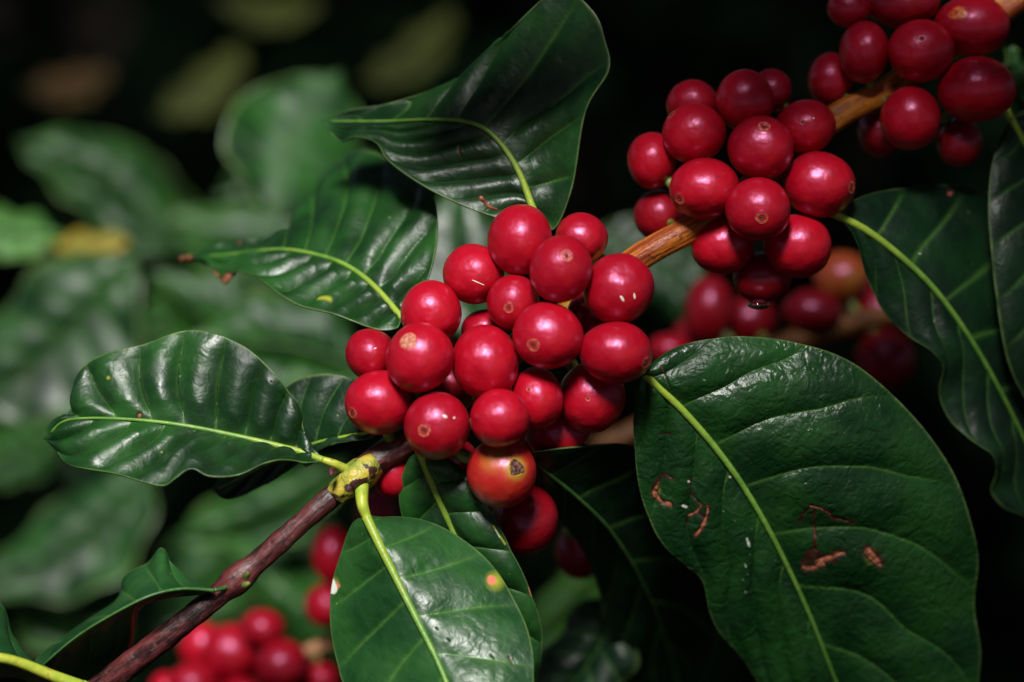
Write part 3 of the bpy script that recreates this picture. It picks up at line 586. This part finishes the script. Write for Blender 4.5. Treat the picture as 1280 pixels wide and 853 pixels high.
# x, y, rx, ry, layer, navel (as a fraction of the radius, down positive) or None, label, options
main = [
 (650, 300, 39, 44, 1.0, None, 'oval cherry at the very top of the main cluster, under the large dark leaf', {}),
 (727, 298, 32, 32, 2.4, None, 'paler cherry behind the top right of the main cluster', {}),
 (701, 336, 38, 42, 0.2, (0.18, -0.36), 'round cherry with a neat ringed navel, near the top of the main cluster', {}),
 (592, 343, 38, 37, 1.6, None, 'cherry with a thin scratch sticking out at the upper left of the main cluster', dict(flecks=[(598, 354, 9, 0.8, -0.4)])),
 (641, 378, 33, 34, 1.4, (-0.15, 0.22), 'small dark cherry with a dark navel in a hollow of the main cluster', {}),
 (685, 420, 43, 41, 0.0, (-0.43, 0.28), 'cherry mid main cluster with a brown ringed navel at its lower left', {}),
 (773, 361, 44, 43, 0.5, None, 'big cherry with two pale flecks beside the bare orange stem', dict(flecks=[(776, 374, 4.5, 1.7, -1.0), (791, 371, 4, 1.3, -1.3)])),
 (770, 441, 45, 39, 0.0, (0.80, 0.33), 'oval cherry with a dark navel at its right end, touching the scarred broad leaf', {}),
 (539, 391, 38, 39, 1.2, None, 'plain cherry at the base of the withered tip leaf', {}),
 (525, 447, 42, 43, 0.3, (-0.32, -0.48), 'cherry with a tan speckled navel patch at the left of the main cluster', dict(nav_size=1.75, nav_mat='navel_tan')),
 (607, 453, 41, 46, 0.2, None, 'tall plain cherry without navel in the middle left of the main cluster', {}),
 (463, 443, 31, 32, 2.0, None, 'leftmost cherry of the main cluster, half behind the tan patched one', dict(flecks=[(470, 436, 3, 1, 0.5)])),
 (474, 503, 43, 39, 1.0, (-0.74, 0.32), 'cherry with its navel facing left, just above the branch', {}),
 (546, 532, 42, 41, 0.0, (-0.35, 0.13), 'bright cherry with a round navel sitting over the branch end', dict(flecks=[(557, 520, 3.4, 1.9, -0.5), (568, 522, 1.8, 1.5, 0)])),
 (625, 523, 37, 35, 0.2, None, 'medium cherry resting on top of the half ripe one', {}),
 (671, 498, 33, 38, 1.0, (-0.32, -0.30), 'cherry with a tiny pale navel behind the medium one', dict(nav_size=0.5)),
 (739, 497, 42, 43, 1.4, (-0.12, 0.02), 'broad dull cherry tucked below the oval right end cherry', dict(nav_size=0.45, nav_mat='navel')),
 (606, 413, 29, 26, 2.6, None, 'cherry peeping out above the tall plain one', {}),
 (697, 541, 38, 37, 2.4, None, 'soft red cherry just above the almost black leaf', {}),
 (664, 552, 26, 26, 3.4, None, 'cherry deep between the medium one and the soft red one', {}),
 (627, 590, 43, 43, 0.9, (0.42, -0.16), 'half ripe orange cherry with a large scabby navel', dict(mat='berry_turn', nav_size=1.45, nav_mat='navel_scab')),
 (656, 650, 41, 44, 3.8, None, 'dim out of focus cherry hanging below the half ripe one', dict(mat='berry_dark')),
 (492, 592, 27, 30, 3.0, None, 'shaded cherry behind the branch beside the nibbled leaf', {}),
 (572, 574, 24, 25, 2.6, None, 'sliver of a cherry between the bright navel cherry and the half ripe one', {}),
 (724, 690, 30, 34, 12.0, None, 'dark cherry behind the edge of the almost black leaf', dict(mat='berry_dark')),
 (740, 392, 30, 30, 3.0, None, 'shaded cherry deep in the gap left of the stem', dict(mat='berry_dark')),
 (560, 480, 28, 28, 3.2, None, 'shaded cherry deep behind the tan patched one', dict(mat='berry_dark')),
]
second = [
 (866, 130, 32, 29, 1.8, None, 'small cherry at the back left top of the second cluster', {}),
 (931, 126, 36, 38, 1.0, None, 'tall cherry with a faint seam at the top of the second cluster', {}),
 (965, 113, 24, 27, 2.6, None, 'narrow cherry hidden behind the tall seamed one', {}),
 (868, 167, 39, 36, 0.8, (-0.76, -0.62), 'cherry with its navel at the upper left, second cluster', {}),
 (815, 201, 31, 35, 1.8, None, 'leftmost cherry of the second cluster', {}),
 (951, 185, 40, 40, 0.0, (0.03, -0.60), 'front cherry of the second cluster with a crisp navel near its top', {}),
 (1007, 159, 37, 33, 1.0, (-0.2, -0.1), 'cherry with freckles where the upper orange stem leaves the second cluster', dict(nav_size=0.5, flecks=[(1013, 151, 1.6, 1.2, 0)])),
 (1024, 231, 44, 41, 0.5, (0.85, 0.12), 'cherry bulging right in the second cluster with its navel at the right edge', {}),
 (880, 236, 43, 38, 0.4, (-0.74, 0.36), 'cherry with a round navel on its lower left, above the bare orange stem', {}),
 (948, 262, 41, 38, 0.0, (0.02, 0.32), 'front cherry with a low central navel in the second cluster', {}),
 (903, 307, 38, 36, 1.0, None, 'smooth cherry just right of the bare orange stem', {}),
 (997, 308, 42, 39, 0.7, (0.76, 0.66), 'cherry of the second cluster beside the base of the wavy leaf', {}),
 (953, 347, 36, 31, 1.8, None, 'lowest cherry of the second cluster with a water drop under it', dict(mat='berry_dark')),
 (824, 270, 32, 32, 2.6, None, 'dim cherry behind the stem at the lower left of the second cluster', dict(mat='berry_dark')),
]
third = [
 (1062, 10, 27, 24, 1.4, None, 'small cherry at the top left of the topmost bunch', {}),
 (1128, 4, 45, 31, 1.4, None, 'dim cherry cut by the top border', dict(mat='berry_dark')),
 (1080, 65, 31, 38, 0.6, None, 'upright cherry at the left of the topmost bunch', {}),
 (1038, 100, 27, 33, 1.8, None, 'small cherry behind the upright one, over the orange stem', {}),
 (1151, 64, 41, 38, 0.2, (-0.1, -0.3), 'centre cherry of the topmost bunch with tiny pits', dict(nav_size=0.6)),
 (1215, 33, 47, 36, 0.6, (-0.5, -0.35), 'wide cherry with an orange tinted patch at the top right', dict(nav_size=1.7, nav_mat='navel_orange')),
 (1221, 112, 47, 41, 0.2, None, 'largest cherry of the topmost bunch at the right', {}),
 (1138, 148, 36, 40, 0.2, None, 'cherry hanging lowest below the orange stem in the topmost bunch', {}),
 (1200, 178, 28, 30, 1.8, None, 'dim red cherry under the largest one of the topmost bunch', dict(mat='berry_dark')),
 (1100, 165, 28, 30, 2.6, None, 'nearly hidden shaded cherry left of the lowest one in the topmost bunch', dict(mat='berry_dark')),
]
dimr = [
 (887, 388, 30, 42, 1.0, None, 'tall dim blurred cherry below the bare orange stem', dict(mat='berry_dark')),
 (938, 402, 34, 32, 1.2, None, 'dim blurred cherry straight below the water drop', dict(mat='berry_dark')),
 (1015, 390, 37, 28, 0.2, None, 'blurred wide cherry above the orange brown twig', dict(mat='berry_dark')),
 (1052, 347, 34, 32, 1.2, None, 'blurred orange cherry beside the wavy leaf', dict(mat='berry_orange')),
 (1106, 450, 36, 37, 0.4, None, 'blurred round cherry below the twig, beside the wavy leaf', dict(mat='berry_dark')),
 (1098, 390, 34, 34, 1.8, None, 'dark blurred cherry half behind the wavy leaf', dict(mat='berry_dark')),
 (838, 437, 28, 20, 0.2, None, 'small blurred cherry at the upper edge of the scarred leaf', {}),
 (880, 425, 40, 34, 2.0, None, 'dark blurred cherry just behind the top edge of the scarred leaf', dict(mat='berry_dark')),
]
lowl = [
 (328, 785, 27, 24, 0.6, None, 'topmost bright cherry of the blurred bunch at the bottom', {}),
 (290, 816, 36, 36, 0.6, None, 'large blurred cherry in the middle of the bottom bunch', {}),
 (253, 808, 28, 30, 1.2, None, 'blurred cherry touching the branch in the bottom bunch', {}),
 (352, 832, 33, 32, 0.0, None, 'front blurred cherry of the bottom bunch next to the tan twig', {}),
 (402, 848, 22, 20, 0.8, None, 'small blurred cherry right of the tan twig end', {}),
 (243, 856, 32, 28, 0.2, None, 'blurred cherry cut by the bottom border, lower left of its bunch', {}),
 (208, 862, 22, 22, 1.2, None, 'small blurred cherry nearest the branch at the bottom border', {}),
 (300, 872, 30, 26, 0.6, None, 'blurred cherry barely rising above the bottom border', {}),
 (416, 694, 25, 36, 0.6, None, 'upper blurred cherry beside the left edge of the satin leaf', {}),
 (407, 757, 25, 27, 0.6, None, 'lower blurred cherry beside the pink spot of the satin leaf', {}),
 (470, 640, 26, 26, 1.2, None, 'blurred cherry showing between the satin leaf stalk and the nibbled leaf', dict(mat='berry_dark')),
]
sd = 0
for rows, off, path, grp, hr_ in ((main, -10, MAIN, 'cherries of the main cluster', True), (second, 3, MAIN, 'cherries of the second cluster', True),
                                 (third, 16, MAIN, 'cherries of the topmost bunch', True), (dimr, 112, TW_R, 'dim cherries behind the scarred leaf', False),
                                 (lowl, 112, TW_L, 'blurred cherries at the bottom left', False)):
    zz = solve_depths([(q[0], q[1], (q[2] + q[3]) / 2, q[4]) for q in rows])
    zz = zz - zz.min()
    for q, z in zip(rows, zz):
        sd += 1; cherry(q[6], q[0], q[1], q[2], q[3], off + z, q[5], path, group=grp, hi_res=hr_, seed=sd, **q[7])
# water drop under the lowest cherry of the second cluster
sph = lambda n, m: (np.array([(math.sin(PI * i / (n - 1)) * math.cos(2 * PI * j / m), math.sin(PI * i / (n - 1)) * math.sin(2 * PI * j / m), math.cos(PI * i / (n - 1))) for i in range(n) for j in range(m)]), grid_faces(n, m, True))
v, f = sph(16, 24); dp = np.array(P(948, 381, 12)); t_ = thing('water_drop', 'clear water drop hanging under the lowest cherry of the second cluster', 'drop', dp)
v = v * np.array([14, 6.5, 8]) * pxs(12); mesh_obj('water', v @ R3.T, f, M['water'], t_)
# dried flower remnant at the top of the main cluster
s, p = px_path([(622, 262, -4), (612, 259, -6), (605, 252, -7), (600, 247, -8)], 16); t_ = thing('dried_flower', 'tiny dried brown flower curl beside the topmost cherry of the main cluster', 'flower', p[0])
tube_obj('withered_tube', p - p[0], np.linspace(1.0, 2.6, 16) * pxs(), M['dry'], t_, seg=8, ridge=0.2)
s, p = px_path([(737, 542, 12), (733, 550, 10), (730, 556, 9)], 10); t_ = thing('dried_flower', 'pale dried flower stub between the dull cherry and the almost black leaf', 'flower', p[0])
tube_obj('withered_tube', p - p[0], np.linspace(3.5, 5, 10) * pxs(), M['twig_tan'], t_, seg=9, ridge=0.25)

# ------------------------------------------------------------------ surroundings: soil, bushes, added shade trees, own trunk
N_ = 60; gx = np.concatenate([-np.geomspace(120, 0.2, N_), [0], np.geomspace(0.2, 120, N_)]); GX, GY = np.meshgrid(gx, gx, indexing='ij')
GZ = 0.03 * vnoise(GX, GY, 0.7, 5) + 0.015 * vnoise(GX, GY, 0.2, 6)
g = mesh_obj('ground', np.stack([GX, GY, GZ], -1).reshape(-1, 3), grid_faces(len(gx), len(gx)), M['soil']); g['kind'] = 'structure'
def leaf_cloud(n, sampler, size, seed):
    r = np.random.default_rng(seed); V = []; F = []
    prof = [(0, 0), (0.25, .8), (0.5, 1), (0.78, .62), (1, 0)]
    for i in range(n):
        c = sampler(r); ax = r.normal(size=3); ax[2] = ax[2] * 0.5 - 0.4; ax /= np.linalg.norm(ax); s = np.cross(ax, r.normal(size=3) * 0.35 + (0, 0, 1)); s /= np.linalg.norm(s); nn = np.cross(s, ax)
        L = size * r.uniform(0.7, 1.3); wd = L * 0.22; b = len(V)
        for u, w in prof:
            m_ = c + ax * L * u - nn * L * 0.18 * u * u
            V += [m_ + s * wd * w + nn * wd * 0.25 * w, m_, m_ - s * wd * w + nn * wd * 0.25 * w]
        for k in range(4):
            for q in range(2): F.append((b + k * 3 + q, b + k * 3 + q + 1, b + k * 3 + q + 4, b + k * 3 + q + 3))
    return np.array(V), F
def bush(label, x, y, h, rad, n, seed):
    t_ = thing('coffee_bush', label, 'bush', (x, y, 0), 'coffee bushes in the shade behind'); r = np.random.default_rng(seed)
    def smp(r):
        a = r.uniform(0, 6.28); u = r.uniform(0.02, 1); rr = rad * (0.35 + 0.65 * math.sin(PI * min(1, u * 0.9 + 0.1))) * math.sqrt(r.uniform(0.05, 1)); return np.array([rr * math.cos(a), rr * math.sin(a), h * u])
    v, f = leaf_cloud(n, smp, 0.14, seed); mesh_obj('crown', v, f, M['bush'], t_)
    for k in range(4):
        a = k * 1.7 + seed; pts = np.array([(0.05 * math.cos(a), 0.05 * math.sin(a), -0.05), (0.12 * math.cos(a), 0.12 * math.sin(a), h * .35), (0.3 * rad * math.cos(a), 0.3 * rad * math.sin(a), h * .9)])
        tube_obj('stem', spline(pts, 10), np.linspace(0.02, 0.006, 10), M['trunk'], t_, seg=8)
for i, (x, y, h, rd, n, lb) in enumerate([(-0.75, 1.35, 1.25, 0.55, 900, 'deep green coffee bush in the shade behind the far left leaves'),
                                          (0.15, 1.55, 1.3, 0.6, 1000, 'deep green coffee bush in the shade behind the main cluster'),
                                          (1.0, 1.4, 1.35, 0.6, 1000, 'deep green coffee bush in the shade behind the topmost bunch'),
                                          (-1.7, 2.1, 1.6, 0.8, 900, 'tall dark coffee bush farther back at the left'), (0.7, 2.5, 1.7, 0.9, 900, 'tall dark coffee bush farther back in the middle'), (2.1, 2.2, 1.7, 0.8, 900, 'tall dark coffee bush farther back at the right'),
                                          (-0.5, 3.0, 1.6, 1.0, 1400, 'wide dark coffee bush in the last row, left of the middle'), (-1.9, 3.4, 1.7, 1.0, 1200, 'wide dark coffee bush in the last row at the far left'), (1.1, 3.6, 1.7, 1.1, 1300, 'wide dark coffee bush in the last row, right of the middle')]):
    bush(lb, x, y, h, rd, n, 20 + i)
# broad shade tree, unseen: added so its crown keeps light off the background
t_ = thing('added_shade_tree', 'unseen spreading shade tree added so its crown darkens the ground behind', 'tree', (1.6, 2.6, 0))
tube_obj('trunk', spline([(0, 0, -0.1), (0.03, -0.05, 1.0), (-0.05, -0.2, 2.0), (-0.2, -0.5, 2.6)], 24), np.linspace(0.13, 0.05, 24), M['trunk'], t_, seg=16, ridge=0.06)
def open_gap(wx, wy, h):
    """the gap shaped into the added canopy to let the sun onto the branch"""
    return ((wx + 0.11 + 0.082 * h) / (0.22 + 0.08 * h)) ** 2 + ((wy + 0.58 * h + 0.0) / (0.36 + 0.08 * h)) ** 2 < 1
def crown_at(x0, x1, y0, y1, ox, oy):
    def smp(r):
        while True:
            wx, wy, z = r.uniform(x0, x1), r.uniform(y0, y1), r.uniform(1.75, 2.5)
            if not open_gap(wx, wy, z - 1.2) and not (wy < -0.3 and z < 1.85): return np.array([wx - ox, wy - oy, z])
    return smp
crown = crown_at(-1.7, 3.6, -0.5, 3.8, 1.6, 2.6)
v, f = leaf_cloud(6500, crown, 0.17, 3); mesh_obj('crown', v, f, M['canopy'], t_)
for a, b in (((-0.2, -0.5, 2.4), (-1.6, -1.6, 2.2)), ((-0.1, -0.3, 2.3), (0.5, -1.7, 2.3)), ((-0.1, -0.3, 2.2), (-2.0, 0.2, 2.4))):
    tube_obj('limb', spline([a, ((a[0] + b[0]) / 2, (a[1] + b[1]) / 2, 2.15), b], 14), np.linspace(0.05, 0.012, 14), M['trunk'], t_, seg=10)
t_ = thing('added_shade_tree', 'second unseen shade tree added behind the viewer, its crown shaped around a sun gap', 'tree', (-1.5, -2.2, 0))  # unseen, added to block sky light around the sun gap
tube_obj('trunk', spline([(0, 0, -0.1), (0.03, -0.05, 1.0), (0.05, 0.1, 2.0), (0.1, 0.2, 2.5)], 24), np.linspace(0.12, 0.04, 24), M['trunk'], t_, seg=16, ridge=0.06)
v, f = leaf_cloud(5200, crown_at(-2.8, 2.4, -2.8, -0.2, -1.5, -2.2), 0.17, 4); mesh_obj('crown', v, f, M['canopy'], t_)
for a, b in (((0.05, 0.1, 2.3), (1.6, 0.6, 2.3)), ((0.05, 0.1, 2.2), (0.2, 1.8, 2.3)), ((0.05, 0.1, 2.2), (2.6, -0.3, 2.3))):
    tube_obj('limb', spline([a, ((a[0] + b[0]) / 2, (a[1] + b[1]) / 2, 2.2), b], 14), np.linspace(0.04, 0.01, 14), M['trunk'], t_, seg=10)
# the plant's own stem, lower left outside the picture
c = P(-420, 1330, 60); t_ = thing('coffee_tree', 'upright grey brown stem that carries the fruiting branch', 'tree', (c[0], c[1], 0))
tube_obj('trunk', spline([(0.01, 0.02, -0.05), (0, 0.0, 0.5), (0.0, 0.0, c[2]), (0.01, 0.02, c[2] + 0.5), (0.0, 0.03, c[2] + 0.9)], 30), np.linspace(0.016, 0.006, 30), M['trunk'], t_, seg=14, ridge=0.05)

# ------------------------------------------------------------------ light
EL, AZ = math.radians(58), math.radians(-8)      # sun high behind the camera, slightly to the left
to_sun = Vector((math.sin(AZ) * math.cos(EL), -math.cos(AZ) * math.cos(EL), math.sin(EL)))
sl = bpy.data.lights.new('sun', 'SUN'); sl.energy = 5.0; sl.angle = math.radians(15); sl.color = (1.0, 0.97, 0.94)
so = bpy.data.objects.new('sun', sl); COL.objects.link(so); so.rotation_euler = to_sun.to_track_quat('Z', 'Y').to_euler(); so.location = (0, -2, 4)
w = bpy.data.worlds.new('World'); SC.world = w; w.use_nodes = True; nt = w.node_tree
sky = nt.nodes.new('ShaderNodeTexSky'); sky.sky_type = 'NISHITA'; sky.sun_disc = False
sky.sun_elevation = EL; sky.sun_rotation = math.atan2(to_sun.x, to_sun.y); sky.air_density = 1.0; sky.dust_density = 2.0
nt.links.new(sky.outputs[0], nt.nodes['Background'].inputs[0]); nt.nodes['Background'].inputs[1].default_value = 0.05
vs = SC.view_settings; vs.view_transform = 'Standard'; vs.look = 'None'; vs.exposure = 0.18; vs.gamma = 1.0
SC.cycles.max_bounces = 6; SC.cycles.use_denoising = True
